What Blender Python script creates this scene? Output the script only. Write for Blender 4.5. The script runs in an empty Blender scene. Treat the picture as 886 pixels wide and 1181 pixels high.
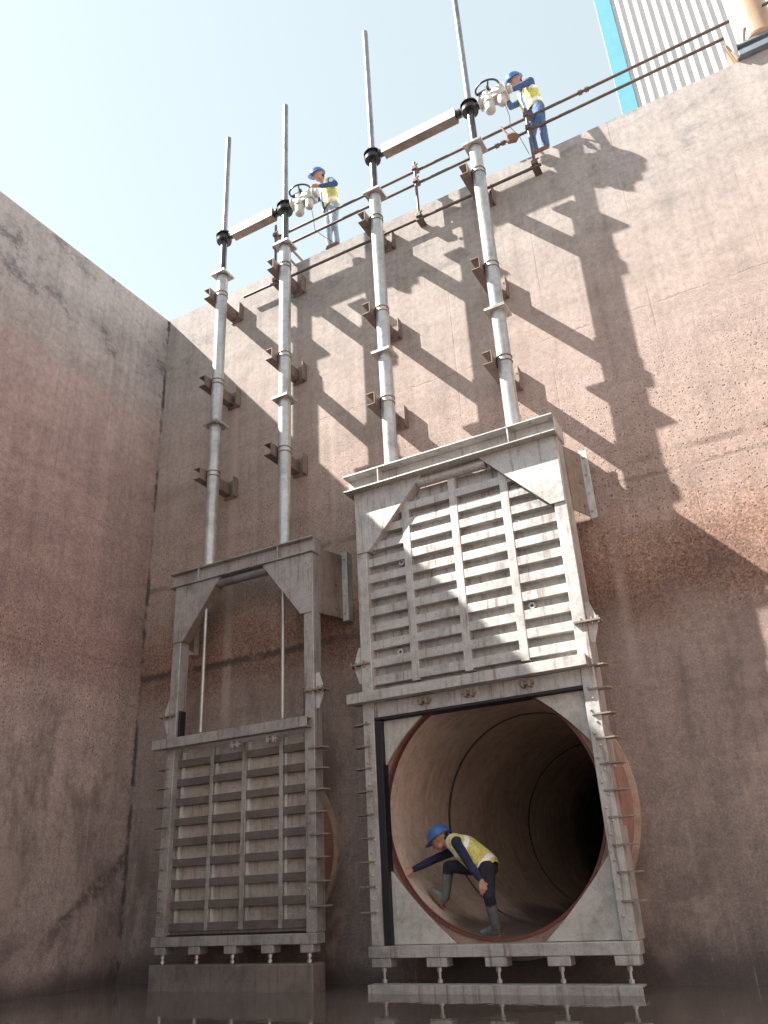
import bpy, bmesh, math, random
from mathutils import Vector, Matrix
random.seed(7)
scene = bpy.context.scene
col = scene.collection
R = math.radians
V = Vector

# ------------------------------------------------------------------ materials
def new_mat(name):
    m = bpy.data.materials.new(name); m.use_nodes = True
    nt = m.node_tree
    for n in list(nt.nodes): nt.nodes.remove(n)
    out = nt.nodes.new('ShaderNodeOutputMaterial'); b = nt.nodes.new('ShaderNodeBsdfPrincipled')
    nt.links.new(b.outputs[0], out.inputs[0])
    return m, nt, b

class NB:
    """tiny node builder"""
    def __init__(s, nt): s.nt = nt
    def n(s, t, **kw):
        nd = s.nt.nodes.new(t)
        for k, v in kw.items():
            if k in nd.inputs.keys() if isinstance(k, str) else False: nd.inputs[k].default_value = v
            else: setattr(nd, k, v)
        return nd
    def l(s, a, b): s.nt.links.new(a, b)
    def val(s, sock, x):
        if hasattr(x, 'links'): s.l(x, sock)
        else: sock.default_value = x
    def math(s, op, a, b=0.0, c=None, clamp=False):
        nd = s.nt.nodes.new('ShaderNodeMath'); nd.operation = op; nd.use_clamp = clamp
        s.val(nd.inputs[0], a); s.val(nd.inputs[1], b)
        if c is not None: s.val(nd.inputs[2], c)
        return nd.outputs[0]
    def noise(s, vec, scale, detail=4, rough=.55, dist=0.0):
        nd = s.nt.nodes.new('ShaderNodeTexNoise')
        nd.inputs['Scale'].default_value = scale; nd.inputs['Detail'].default_value = detail
        nd.inputs['Roughness'].default_value = rough; nd.inputs['Distortion'].default_value = dist
        s.val(nd.inputs['Vector'], vec)
        return nd.outputs[0]
    def vor(s, vec, scale, feature='F1', rand=1.0):
        nd = s.nt.nodes.new('ShaderNodeTexVoronoi'); nd.feature = feature
        nd.inputs['Scale'].default_value = scale; nd.inputs['Randomness'].default_value = rand
        s.val(nd.inputs['Vector'], vec)
        return nd
    def vmul(s, vec, xyz):
        nd = s.nt.nodes.new('ShaderNodeVectorMath'); nd.operation = 'MULTIPLY'
        s.val(nd.inputs[0], vec); nd.inputs[1].default_value = xyz
        return nd.outputs[0]
    def ramp(s, fac, stops, interp='LINEAR'):
        nd = s.nt.nodes.new('ShaderNodeValToRGB'); cr = nd.color_ramp; cr.interpolation = interp
        while len(cr.elements) < len(stops): cr.elements.new(.5)
        for e, (p, c) in zip(cr.elements, stops):
            e.position = p; e.color = (c[0], c[1], c[2], 1) if not isinstance(c, (int, float)) else (c, c, c, 1)
        s.val(nd.inputs[0], fac)
        return nd.outputs[0]
    def mix(s, fac, a, b, mode='MIX'):
        nd = s.nt.nodes.new('ShaderNodeMix'); nd.data_type = 'RGBA'; nd.blend_type = mode
        s.val(nd.inputs[0], fac)
        for sock, x in ((nd.inputs[6], a), (nd.inputs[7], b)):
            if hasattr(x, 'links'): s.l(x, sock)
            else: sock.default_value = (x[0], x[1], x[2], 1)
        return nd.outputs[2]
    def smooth(s, x, lo, hi):
        nd = s.nt.nodes.new('ShaderNodeMapRange'); nd.interpolation_type = 'SMOOTHSTEP'
        s.val(nd.inputs['Value'], x); nd.inputs['From Min'].default_value = lo; nd.inputs['From Max'].default_value = hi
        return nd.outputs[0]
    def pos(s):
        g = s.nt.nodes.new('ShaderNodeNewGeometry'); sp = s.nt.nodes.new('ShaderNodeSeparateXYZ')
        s.l(g.outputs['Position'], sp.inputs[0])
        return g.outputs['Position'], sp.outputs
    def bump(s, h, strength, dist, bsdf, prev=None):
        nd = s.nt.nodes.new('ShaderNodeBump'); nd.inputs['Strength'].default_value = strength
        nd.inputs['Distance'].default_value = dist; s.val(nd.inputs['Height'], h)
        if prev is not None: s.l(prev, nd.inputs['Normal'])
        if bsdf is not None: s.l(nd.outputs[0], bsdf.inputs['Normal'])
        return nd.outputs[0]

def concrete(name, stops, pit_band, joints, side=False):
    m, nt, b = new_mat(name); k = NB(nt)
    P, xyz = k.pos(); X, Y, Z = xyz
    U = Y if side else X
    n1 = k.noise(P, .55, 5, .6); n2 = k.noise(P, 2.3, 6, .62); n3 = k.noise(P, 14, 5, .65); n4 = k.noise(P, 105, 3, .65)
    streak = k.noise(k.vmul(P, (2.6, 2.6, .3)), 1.6, 7, .66, .5)
    streak2 = k.noise(k.vmul(P, (14, 14, .5)), 1.2, 4, .6)
    zz = k.math('ADD', k.math('MULTIPLY', Z, .1), k.math('MULTIPLY', k.math('SUBTRACT', n1, .5), .11))
    zz = k.math('ADD', zz, k.math('MULTIPLY', k.math('SUBTRACT', n2, .5), .05))
    zz = k.math('ADD', zz, k.math('MULTIPLY', k.math('SUBTRACT', streak, .5), .07))
    c = k.ramp(zz, stops)
    f = k.ramp(n2, [(.25, .84), (.55, 1.0), (.8, 1.08)])
    c = k.mix(1, c, f, 'MULTIPLY')
    c = k.mix(.45, c, k.ramp(streak, [(.28, .62), (.5, 1.0), (.75, 1.12)]), 'MULTIPLY')
    c = k.mix(.32, c, k.ramp(streak2, [(.3, .72), (.52, 1.0), (.7, 1.1)]), 'MULTIPLY')
    c = k.mix(.75, c, k.ramp(n3, [(.3, .7), (.52, 1.0), (.75, 1.22)]), 'MULTIPLY')
    c = k.mix(.6, c, k.ramp(n4, [(.3, .62), (.5, 1.0), (.72, 1.35)]), 'MULTIPLY')
    n5 = k.noise(P, 46, 4, .7)
    c = k.mix(k.math('SUBTRACT', .72, k.math('MULTIPLY', k.smooth(Z, 5.2, 7.6), .5)), c, k.ramp(n5, [(.34, .64), (.5, 1.0), (.66, 1.36)]), 'MULTIPLY')
    tide = k.noise(k.vmul(P, (.35, .35, 2.6)), 1.0, 6, .6, .3)
    c = k.mix(.55, c, k.ramp(tide, [(.3, .74), (.5, 1.0), (.7, 1.16)]), 'MULTIPLY')
    # exposed aggregate, strongest inside the band
    lo, mid, hi = pit_band
    zn = k.math('ADD', Z, k.math('MULTIPLY', k.math('SUBTRACT', n2, .5), 1.6))
    band = k.math('MULTIPLY', k.smooth(zn, lo, lo + .5), k.math('SUBTRACT', 1, k.smooth(zn, mid, hi)))
    v = k.vor(k.vmul(P, (1.0, 1.0, .8)), 30); v2 = k.vor(P, 9.0)
    pit = k.math('MULTIPLY', k.math('SUBTRACT', 1, k.smooth(v.outputs['Distance'], .18, .34)), k.smooth(n3, .44, .56))
    pit = k.math('MULTIPLY', pit, k.math('ADD', band, .10, clamp=True))
    grain = k.math('MULTIPLY', k.math('SUBTRACT', 1, k.smooth(v2.outputs['Distance'], .05, .12)), k.smooth(n2, .45, .6))
    c = k.mix(k.math('MULTIPLY', pit, .85), c, (.075, .045, .034))
    c = k.mix(k.math('MULTIPLY', grain, .45), c, (.16, .12, .10))
    # rough gravelly belt left by the old water line
    vg = k.vor(P, 58); gb = k.math('MULTIPLY', k.smooth(zn, 2.9, 3.5), k.math('SUBTRACT', 1, k.smooth(zn, 3.9, 4.6)))
    sp = k.nt.nodes.new('ShaderNodeSeparateXYZ'); k.l(vg.outputs['Color'], sp.inputs[0])
    c = k.mix(k.math('MULTIPLY', gb, .85 if not side else .35), c, k.mix(1, c, k.ramp(sp.outputs[0], [(0, (.55, .48, .45)), (.5, (.95, .88, .83)), (1, (1.4, 1.27, 1.14))]), 'MULTIPLY'))
    # leaking corner joint
    cz = k.math('ABSOLUTE', k.math('SUBTRACT', U, 0.0 if side else -8.12))
    cz = k.math('ADD', cz, k.math('MULTIPLY', k.math('SUBTRACT', n3, .5), .08))
    cr = k.math('MULTIPLY', k.math('SUBTRACT', 1, k.smooth(cz, .012, .05)), k.smooth(n2, .44, .56))
    c = k.mix(k.math('MULTIPLY', cr, .8), c, (.045, .035, .035))
    # cast joints (height, depth, darkness)
    jd = None
    for jz, w, dark in joints:
        wob = k.math('ADD', Z, k.math('MULTIPLY', k.math('SUBTRACT', n3, .5), .10))
        wob = k.math('ADD', wob, k.math('MULTIPLY', k.math('SUBTRACT', n1, .5), .10))
        j = k.math('SUBTRACT', 1, k.smooth(k.math('ABSOLUTE', k.math('SUBTRACT', wob, jz)), w * .3, w))
        j = k.math('MULTIPLY', j, k.smooth(n2, .38, .62))
        c = k.mix(k.math('MULTIPLY', j, dark), c, (.085, .058, .048))
        jd = j if jd is None else k.math('MAXIMUM', jd, j)
    # shutter board lines
    fr = k.math('FRACT', k.math('MULTIPLY', U, .82))
    ln = k.math('SUBTRACT', 1, k.smooth(k.math('ABSOLUTE', k.math('SUBTRACT', fr, .5)), .003, .010))
    ln = k.math('MULTIPLY', ln, k.smooth(n1, .42, .62))
    c = k.mix(k.math('MULTIPLY', ln, .2), c, (.13, .1, .085))
    # damp stains on the lower half
    dm = k.noise(k.vmul(P, (1.3, 1.3, .55)), 1.1, 7, .68, .6)
    dmf = k.math('MULTIPLY', k.smooth(dm, .50, .66), k.math('SUBTRACT', 1, k.smooth(zn, 2.6, 3.9)))
    c = k.mix(k.math('MULTIPLY', dmf, .5), c, (.095, .072, .064))
    pb = k.noise(k.vmul(P, (1.6, 1.6, 1.0)), .9, 8, .7, .3)
    pbf = k.math('MULTIPLY', k.smooth(pb, .54, .64), k.math('SUBTRACT', 1, k.smooth(zn, 2.0, 3.4)))
    c = k.mix(k.math('MULTIPLY', pbf, .42), c, (.36, .29, .25))
    fl = k.math('MULTIPLY', k.smooth(k.noise(P, 34, 5, .7), .66, .74), k.math('SUBTRACT', 1, k.smooth(zn, 3.0, 4.2)))
    c = k.mix(k.math('MULTIPLY', fl, .4), c, (.5, .45, .40))
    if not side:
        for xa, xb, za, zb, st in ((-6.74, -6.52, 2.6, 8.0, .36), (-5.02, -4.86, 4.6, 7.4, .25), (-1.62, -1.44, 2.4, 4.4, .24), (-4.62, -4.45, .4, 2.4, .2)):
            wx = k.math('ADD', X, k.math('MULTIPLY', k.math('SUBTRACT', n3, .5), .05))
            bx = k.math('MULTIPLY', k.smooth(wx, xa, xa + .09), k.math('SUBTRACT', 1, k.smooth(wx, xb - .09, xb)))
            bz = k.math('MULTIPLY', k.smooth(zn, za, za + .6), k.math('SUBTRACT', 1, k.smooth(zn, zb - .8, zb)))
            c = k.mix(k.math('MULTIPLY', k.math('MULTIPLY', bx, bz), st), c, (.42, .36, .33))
        lw = k.math('ADD', k.math('ADD', Z, k.math('MULTIPLY', k.math('SUBTRACT', n1, .5), .12)), k.math('MULTIPLY', k.math('SUBTRACT', n3, .5), .16))
        lk = k.math('SUBTRACT', 1, k.smooth(k.math('ABSOLUTE', k.math('SUBTRACT', lw, 3.6)), .015, .075))
        lk = k.math('MULTIPLY', k.math('MULTIPLY', lk, k.math('SUBTRACT', 1, k.smooth(X, -5.0, -4.3))), k.smooth(n2, .36, .5))
        c = k.mix(k.math('MULTIPLY', lk, .85), c, (.05, .035, .03))
    else:
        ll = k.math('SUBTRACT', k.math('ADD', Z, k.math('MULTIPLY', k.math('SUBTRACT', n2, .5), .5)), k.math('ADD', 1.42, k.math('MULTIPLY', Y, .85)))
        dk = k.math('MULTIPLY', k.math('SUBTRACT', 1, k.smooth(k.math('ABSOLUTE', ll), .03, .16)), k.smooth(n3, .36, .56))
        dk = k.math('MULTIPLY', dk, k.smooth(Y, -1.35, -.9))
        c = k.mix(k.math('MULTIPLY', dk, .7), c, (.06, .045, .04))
    # soot and algae near the top
    gr = k.noise(k.vmul(P, (1.0, 1.0, 1.5)), 1.5, 9, .74, .15)
    top = k.math('MULTIPLY', k.smooth(Z, 7.6, 8.4), k.smooth(gr, .52, .64))
    c = k.mix(k.math('MULTIPLY', top, .66 if side else .42), c, (.085, .085, .088))
    # splash line at the water
    wet = k.math('SUBTRACT', 1, k.smooth(k.math('ADD', Z, k.math('MULTIPLY', k.math('SUBTRACT', n1, .5), .9)), .05, .42))
    c = k.mix(k.math('MULTIPLY', wet, .72), c, (.035, .03, .03))
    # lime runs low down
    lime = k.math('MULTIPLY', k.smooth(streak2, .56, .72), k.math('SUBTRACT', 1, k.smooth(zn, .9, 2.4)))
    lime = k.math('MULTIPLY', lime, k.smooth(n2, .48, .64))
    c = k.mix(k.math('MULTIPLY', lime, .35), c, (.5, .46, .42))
    hs = k.nt.nodes.new('ShaderNodeHueSaturation'); hs.inputs['Saturation'].default_value = 1.0; k.l(k.mix(1, c, (.98, .965, 1.02) if side else (1.22, 1.19, 1.21), 'MULTIPLY'), hs.inputs['Color'])
    k.l(hs.outputs[0], b.inputs['Base Color'])
    k.l(k.math('SUBTRACT', .92, k.math('MULTIPLY', wet, .35)), b.inputs['Roughness'])
    h = k.math('ADD', k.math('MULTIPLY', n3, .35), k.math('MULTIPLY', n4, .45))
    h = k.math('SUBTRACT', h, k.math('MULTIPLY', pit, .8))
    if jd is not None: h = k.math('SUBTRACT', h, k.math('MULTIPLY', jd, .5))
    h = k.math('SUBTRACT', h, k.math('MULTIPLY', ln, .3))
    k.bump(h, .5, .012, b)
    return m

def steel(name, base, stain=(.16, .10, .07), amount=.5, rough=.5, metal=.35, scale=1.0):
    m, nt, b = new_mat(name); k = NB(nt)
    P, xyz = k.pos()
    n1 = k.noise(P, 2.6 * scale, 6, .65, .4); n2 = k.noise(P, 17 * scale, 5, .65); n3 = k.noise(P, 90 * scale, 3, .6)
    st = k.noise(k.vmul(P, (9, 9, .8)), 2.0 * scale, 5, .65)
    c = k.mix(1, base, k.ramp(n1, [(.27, .58), (.5, 1.0), (.73, 1.18)]), 'MULTIPLY')
    c = k.mix(.8, c, k.ramp(n2, [(.3, .76), (.52, 1.0), (.72, 1.16)]), 'MULTIPLY')
    c = k.mix(.6, c, k.ramp(n3, [(.3, .8), (.5, 1.0), (.7, 1.14)]), 'MULTIPLY')
    f = k.math('MULTIPLY', k.smooth(st, .50, .72), amount)
    c = k.mix(f, c, stain)
    f2 = k.math('MULTIPLY', k.smooth(n2, .60, .70), amount * .7)
    c = k.mix(f2, c, stain)
    k.l(c, b.inputs['Base Color'])
    b.inputs['Metallic'].default_value = metal
    k.l(k.math('ADD', rough - .12, k.math('MULTIPLY', n2, .26)), b.inputs['Roughness'])
    k.bump(k.math('ADD', n2, k.math('MULTIPLY', n3, .5)), .25, .006, b)
    return m

def plain(name, c, rough=.6, metal=0.0, var=.18, scale=8.0, bump=.15):
    m, nt, b = new_mat(name); k = NB(nt)
    P, _ = k.pos()
    n = k.noise(P, scale, 5, .6); n2 = k.noise(P, scale * 7, 3, .6)
    cc = k.mix(1, c, k.ramp(n, [(.25, 1 - var), (.5, 1.0), (.75, 1 + var * .7)]), 'MULTIPLY')
    cc = k.mix(.5, cc, k.ramp(n2, [(.3, 1 - var), (.5, 1.0), (.7, 1 + var * .6)]), 'MULTIPLY')
    k.l(cc, b.inputs['Base Color'])
    b.inputs['Roughness'].default_value = rough; b.inputs['Metallic'].default_value = metal
    if bump: k.bump(n2, bump, .004, b)
    return m

def cloth(name, c, rough=.9, var=.25):
    m, nt, b = new_mat(name); k = NB(nt)
    P, _ = k.pos()
    f = k.noise(k.vmul(P, (1, 1, .55)), 13, 4, .55, 1.4); f2 = k.noise(P, 30, 3, .55, .8); w = k.noise(P, 240, 2, .5); d = k.noise(P, 7, 5, .65)
    cc = k.mix(1, c, k.ramp(d, [(.3, 1 - var), (.5, 1.0), (.7, 1 + var * .5)]), 'MULTIPLY')
    cc = k.mix(k.math('MULTIPLY', k.smooth(d, .56, .72), .35), cc, (.12, .09, .07))
    k.l(cc, b.inputs['Base Color']); b.inputs['Roughness'].default_value = rough
    fold = k.math('ABSOLUTE', k.math('SUBTRACT', f, .5))
    h = k.math('ADD', k.math('MULTIPLY', fold, 2.2), k.math('MULTIPLY', f2, .5)); h = k.math('ADD', h, k.math('MULTIPLY', w, .06))
    k.bump(h, .9, .035, b)
    return m
M = {}
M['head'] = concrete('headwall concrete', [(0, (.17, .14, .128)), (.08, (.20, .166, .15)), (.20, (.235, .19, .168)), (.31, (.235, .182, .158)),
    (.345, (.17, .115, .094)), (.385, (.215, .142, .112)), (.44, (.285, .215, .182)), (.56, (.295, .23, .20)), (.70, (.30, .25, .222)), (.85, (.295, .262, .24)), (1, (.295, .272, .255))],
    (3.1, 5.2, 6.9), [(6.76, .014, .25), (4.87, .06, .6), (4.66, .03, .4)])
M['side'] = concrete('side wall concrete', [(0, (.28, .235, .21)), (.08, (.34, .285, .255)), (.2, (.40, .325, .285)), (.34, (.40, .31, .268)), (.375, (.33, .235, .20)),
    (.5, (.345, .25, .21)), (.66, (.40, .30, .258)), (.75, (.44, .345, .30)), (.79, (.42, .37, .335)), (.87, (.42, .39, .36)), (1, (.45, .42, .39))],
    (2.4, 3.6, 5.6), [(5.64, .02, .25), (3.75, .03, .35)], side=True)
M['steel'] = steel('galvanised steel', (.47, .46, .45), amount=.7)
M['gate1'] = steel('weathered grey steel', (.38, .368, .36), amount=.75)
M['panel'] = steel('door skin steel', (.47, .445, .41), stain=(.25, .19, .14), amount=.75, rough=.42, metal=.45)
M['brown'] = steel('brown stained steel', (.25, .205, .175), stain=(.12, .075, .055), amount=.6, rough=.65, metal=.15)
M['bracket'] = steel('rusted bracket steel', (.21, .16, .14), stain=(.10, .055, .04), amount=.6, rough=.7, metal=.1)
M['rib'] = steel('stained rib steel', (.155, .135, .125), stain=(.15, .10, .075), amount=.5, rough=.55, metal=.3)
M['kerb'] = steel('wet brown beam steel', (.20, .172, .158), stain=(.10, .075, .065), amount=.75, rough=.6, metal=.1)
M['pipe'] = steel('bright pipe steel', (.47, .465, .455), stain=(.34, .30, .27), amount=.3, rough=.36, metal=.55)
M['rod'] = steel('ground rod steel', (.23, .23, .245), stain=(.2, .2, .2), amount=.2, rough=.35, metal=.4)
M['greased'] = steel('greased rod steel', (.10, .10, .11), stain=(.03, .03, .03), amount=.4, rough=.28, metal=.6)
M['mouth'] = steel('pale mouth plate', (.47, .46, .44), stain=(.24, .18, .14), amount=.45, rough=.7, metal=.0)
M['red'] = plain('red oxide rim', (.125, .042, .033), .65, var=.4, scale=5)
M['lip'] = plain('stained concrete lip', (.27, .185, .15), .85, var=.35, scale=7, bump=.4)
M['collar'] = plain('faded red collar', (.30, .17, .14), .8, var=.3, scale=5)
M['grout'] = plain('tan grout', (.42, .32, .26), .9, var=.3, scale=9, bump=.4)
M['rubber'] = plain('black rubber', (.012, .012, .016), .5)
M['black'] = plain('black paint', (.02, .02, .022), .4)
M['cream'] = plain('pale grey machine paint', (.46, .45, .42), .45, var=.25)
M['white'] = plain('white sheet', (.72, .71, .69), .45, var=.12)
M['rail'] = steel('rusty tube', (.13, .10, .09), stain=(.17, .09, .06), amount=.6, rough=.5, metal=.4)
M['clad'] = plain('corrugated sheet', (.46, .455, .46), .5, var=.08)
M['bluetrim'] = plain('turquoise trim', (.085, .27, .345), .5, var=.08)
M['tan'] = plain('tan painted steel', (.38, .25, .165), .5, var=.14)
M['slate'] = plain('slate blue steel', (.15, .19, .22), .55, var=.3)
M['dark'] = plain('dark steel', (.07, .065, .07), .5, var=.3)
M['skin'] = plain('skin', (.42, .22, .15), .55, var=.12)
M['eye'] = plain('eye', (.03, .02, .015), .3)
M['hair'] = plain('dark hair', (.02, .014, .01), .6)
M['navy'] = cloth('navy cloth', (.020, .028, .075), .9, var=.35)
M['blueshirt'] = cloth('blue work shirt', (.045, .095, .22), .9, var=.3)
M['jeans'] = cloth('pale blue jeans', (.33, .40, .50), .9, var=.25)
M['bluetrouser'] = cloth('blue work trousers', (.10, .17, .33), .9, var=.3)
M['darktrouser'] = cloth('dark trousers', (.022, .024, .042), .9, var=.35)
M['boot'] = plain('wet rubber boot', (.13, .15, .155), .22, var=.35, scale=16)
M['sole'] = plain('brown sole', (.17, .075, .05), .7)
M['shoe'] = plain('brown leather', (.19, .085, .055), .6)
M['vest'] = cloth('yellow vest', (.76, .71, .20), .75, var=.14)
M['reflect'] = plain('silver tape', (.86, .85, .82), .35, var=.06)
M['helmet'] = plain('blue helmet', (.045, .15, .38), .3, var=.06, bump=0)
M['pouch'] = plain('leather pouch', (.20, .10, .07), .8)
M['deck'] = plain('yard concrete', (.38, .35, .32), .9, var=.2, scale=3)

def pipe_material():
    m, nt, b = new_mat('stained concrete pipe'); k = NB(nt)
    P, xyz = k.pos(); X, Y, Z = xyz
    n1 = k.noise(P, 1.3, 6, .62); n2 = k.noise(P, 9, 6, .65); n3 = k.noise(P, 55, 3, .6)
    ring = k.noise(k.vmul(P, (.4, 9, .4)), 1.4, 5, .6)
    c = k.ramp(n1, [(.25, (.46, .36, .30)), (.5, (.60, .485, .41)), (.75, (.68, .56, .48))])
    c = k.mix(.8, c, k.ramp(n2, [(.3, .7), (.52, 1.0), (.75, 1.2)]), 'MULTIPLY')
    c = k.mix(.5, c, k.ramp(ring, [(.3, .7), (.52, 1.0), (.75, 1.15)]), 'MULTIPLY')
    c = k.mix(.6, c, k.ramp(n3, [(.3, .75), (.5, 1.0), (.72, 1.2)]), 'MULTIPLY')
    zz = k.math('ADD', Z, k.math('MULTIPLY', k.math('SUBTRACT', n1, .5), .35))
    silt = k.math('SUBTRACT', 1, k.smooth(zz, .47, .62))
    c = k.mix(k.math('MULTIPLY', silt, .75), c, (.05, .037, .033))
    depth_shade = k.smooth(k.math('ADD', Y, k.math('MULTIPLY', n1, 1.0)), 6.0, 7.0)
    c = k.mix(k.math('MULTIPLY', depth_shade, .75), c, (.07, .05, .045))  # darkness deep inside the pipe, painted into its colour
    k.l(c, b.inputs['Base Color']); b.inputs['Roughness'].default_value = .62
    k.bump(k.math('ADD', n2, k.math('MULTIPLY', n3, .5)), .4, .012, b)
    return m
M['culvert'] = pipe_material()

def water_material():
    m, nt, b = new_mat('still brown water'); k = NB(nt)
    P, _ = k.pos()
    n = k.noise(P, 1.2, 3, .5); n2 = k.noise(P, 7, 3, .5)
    k.l(k.ramp(n, [(.3, (.10, .08, .07)), (.7, (.145, .118, .104))]), b.inputs['Base Color'])
    b.inputs['Roughness'].default_value = .035; b.inputs['IOR'].default_value = 1.5
    h = k.math('ADD', k.math('MULTIPLY', n, .8), k.math('MULTIPLY', n2, .34))
    k.bump(h, .2, .02, b)
    return m
M['water'] = water_material()

# ------------------------------------------------------------------ mesh helpers
class MB:
    def __init__(s): s.bm = bmesh.new(); s.mi = 0
    def _f(s, vs):
        try:
            f = s.bm.faces.new(vs); f.material_index = s.mi; return f
        except ValueError: return None
    def box(s, x0, x1, y0, y1, z0, z1, mat=None):
        vs = [s.bm.verts.new((x, y, z)) for z in (z0, z1) for y in (y0, y1) for x in (x0, x1)]
        for q in ((0, 2, 3, 1), (4, 5, 7, 6), (0, 1, 5, 4), (2, 6, 7, 3), (0, 4, 6, 2), (1, 3, 7, 5)): s._f([vs[i] for i in q])
        return s
    def prism(s, poly, axis, lo, hi):
        """poly of 2-D points swept along an axis; for 'y' poly is (x,z), 'x' (y,z), 'z' (x,y)"""
        def mk(p, t):
            return {'y': (p[0], t, p[1]), 'x': (t, p[0], p[1]), 'z': (p[0], p[1], t)}[axis]
        a = [s.bm.verts.new(mk(p, lo)) for p in poly]; b = [s.bm.verts.new(mk(p, hi)) for p in poly]
        s._f(a); s._f(b[::-1])
        n = len(poly)
        for i in range(n): s._f([a[i], b[i], b[(i + 1) % n], a[(i + 1) % n]])
        return s
    def cyl(s, p0, p1, r0, r1=None, seg=16, cap=True):
        r1 = r0 if r1 is None else r1
        p0, p1 = V(p0), V(p1); d = (p1 - p0).normalized()
        a = d.orthogonal().normalized(); b = d.cross(a)
        A, B = [], []
        for i in range(seg):
            t = 2 * math.pi * i / seg; o = a * math.cos(t) + b * math.sin(t)
            A.append(s.bm.verts.new(p0 + o * r0)); B.append(s.bm.verts.new(p1 + o * r1))
        for i in range(seg):
            s._f([A[i], A[(i + 1) % seg], B[(i + 1) % seg], B[i]])
        if cap: s._f(A[::-1]); s._f(B)
        return s
    def tube(s, c, axis, lo, hi, ri, ro, seg=64):
        """ring with thickness about an axis through c"""
        L = []
        for r, t in ((ro, lo), (ro, hi), (ri, hi), (ri, lo)):
            ring = []
            for i in range(seg):
                a = 2 * math.pi * i / seg; u, v = r * math.cos(a), r * math.sin(a)
                ring.append(s.bm.verts.new({'y': (c[0] + u, t, c[2] + v), 'z': (c[0] + u, c[1] + v, t), 'x': (t, c[1] + u, c[2] + v)}[axis]))
            L.append(ring)
        for a, b in ((0, 1), (1, 2), (2, 3), (3, 0)):
            for i in range(seg): s._f([L[a][i], L[a][(i + 1) % seg], L[b][(i + 1) % seg], L[b][i]])
        return s
    def torus(s, c, n, R0, r, seg=40, sec=10):
        c = V(c); n = V(n).normalized(); a = n.orthogonal().normalized(); b = n.cross(a); G = []
        for i in range(seg):
            t = 2 * math.pi * i / seg; o = a * math.cos(t) + b * math.sin(t); row = []
            for j in range(sec):
                q = 2 * math.pi * j / sec
                row.append(s.bm.verts.new(c + o * (R0 + r * math.cos(q)) + n * r * math.sin(q)))
            G.append(row)
        for i in range(seg):
            for j in range(sec):
                s._f([G[i][j], G[(i + 1) % seg][j], G[(i + 1) % seg][(j + 1) % sec], G[i][(j + 1) % sec]])
        return s
    def path(s, pts, r, seg=10):
        for a, b in zip(pts[:-1], pts[1:]): s.cyl(a, b, r, seg=seg)
        return s
    def build(s, name, mat, parent=None, bevel=0.0, sharp=35, mats=None):
        bmesh.ops.recalc_face_normals(s.bm, faces=s.bm.faces[:])
        me = bpy.data.meshes.new(name); s.bm.to_mesh(me); s.bm.free()
        for x in (mats or [mat]): me.materials.append(x)
        me.polygons.foreach_set('use_smooth', [True] * len(me.polygons)); me.set_sharp_from_angle(angle=R(sharp))
        o = bpy.data.objects.new(name, me); col.objects.link(o)
        if parent is not None:
            o.parent = parent
            if parent.get('origin_shift'): pass
            o.matrix_parent_inverse = parent_world(parent).inverted()
        if bevel:
            bv = o.modifiers.new('edge', 'BEVEL'); bv.width = bevel; bv.segments = 2; bv.limit_method = 'ANGLE'; bv.angle_limit = R(40)
        return o

def parent_world(o):
    m = Matrix.Translation(o.location)
    if o.parent: m = parent_world(o.parent) @ o.matrix_parent_inverse @ m
    return m
def thing(name, label, cat, loc, group=None):
    o = bpy.data.objects.new(name, None); o.empty_display_size = .2; col.objects.link(o); o.location = loc
    o['label'] = label; o['category'] = cat
    if group: o['group'] = group
    return o
def tag(o, label, cat, group=None):
    o['label'] = label; o['category'] = cat
    if group: o['group'] = group
    return o
def structure(o): o['kind'] = 'structure'; return o
def copy_tree(o, delta, parent=None):
    c = o.copy(); col.objects.link(c)
    if parent is None: c.location = o.location + V(delta)
    else:
        c.parent = parent; c.matrix_parent_inverse = o.matrix_parent_inverse.copy()
    for ch in list(o.children): copy_tree(ch, delta, c)
    return c

# ------------------------------------------------------------------ camera
FPX, YAW, PIT, ROLL = 923.163, R(-27.7554), R(25.1179), R(-3.1651)
fw = V((math.sin(YAW) * math.cos(PIT), math.cos(YAW) * math.cos(PIT), math.sin(PIT)))
r0 = V((math.cos(YAW), -math.sin(YAW), 0)); u0 = r0.cross(fw)
rt = r0 * math.cos(ROLL) + u0 * math.sin(ROLL); up = u0 * math.cos(ROLL) - r0 * math.sin(ROLL)
cd = bpy.data.cameras.new('camera'); cam = bpy.data.objects.new('camera', cd); col.objects.link(cam)
cam.matrix_world = Matrix((rt, up, -fw)).transposed().to_4x4()
cam.location = (0, -8, .864)
cd.sensor_fit = 'VERTICAL'; cd.sensor_height = 36; cd.lens = 36 * FPX / 1181
cd.clip_start = .05; cd.clip_end = 1500
scene.camera = cam

# ------------------------------------------------------------------ light
SUN = V((2.38, 1.0, -2.92)).normalized()
sl = bpy.data.lights.new('sun', 'SUN'); sl.energy = 4.4; sl.angle = R(.53); sl.color = (1.0, .95, .87)
so = bpy.data.objects.new('sun', sl); col.objects.link(so); so.rotation_euler = SUN.to_track_quat('-Z', 'Y').to_euler()
so.location = (-20, -12, 30)
w = bpy.data.worlds.new('World'); scene.world = w; w.use_nodes = True
nt = w.node_tree; bg = nt.nodes['Background']
sky = nt.nodes.new('ShaderNodeTexSky'); sky.sky_type = 'NISHITA'; sky.sun_disc = False
sky.sun_elevation = math.asin(-SUN.z); sky.sun_rotation = math.atan2(-SUN.x, -SUN.y)
sky.air_density = 1.0; sky.dust_density = 0.6; sky.ozone_density = 1.0
hs = nt.nodes.new('ShaderNodeHueSaturation'); hs.inputs['Saturation'].default_value = .22
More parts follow.
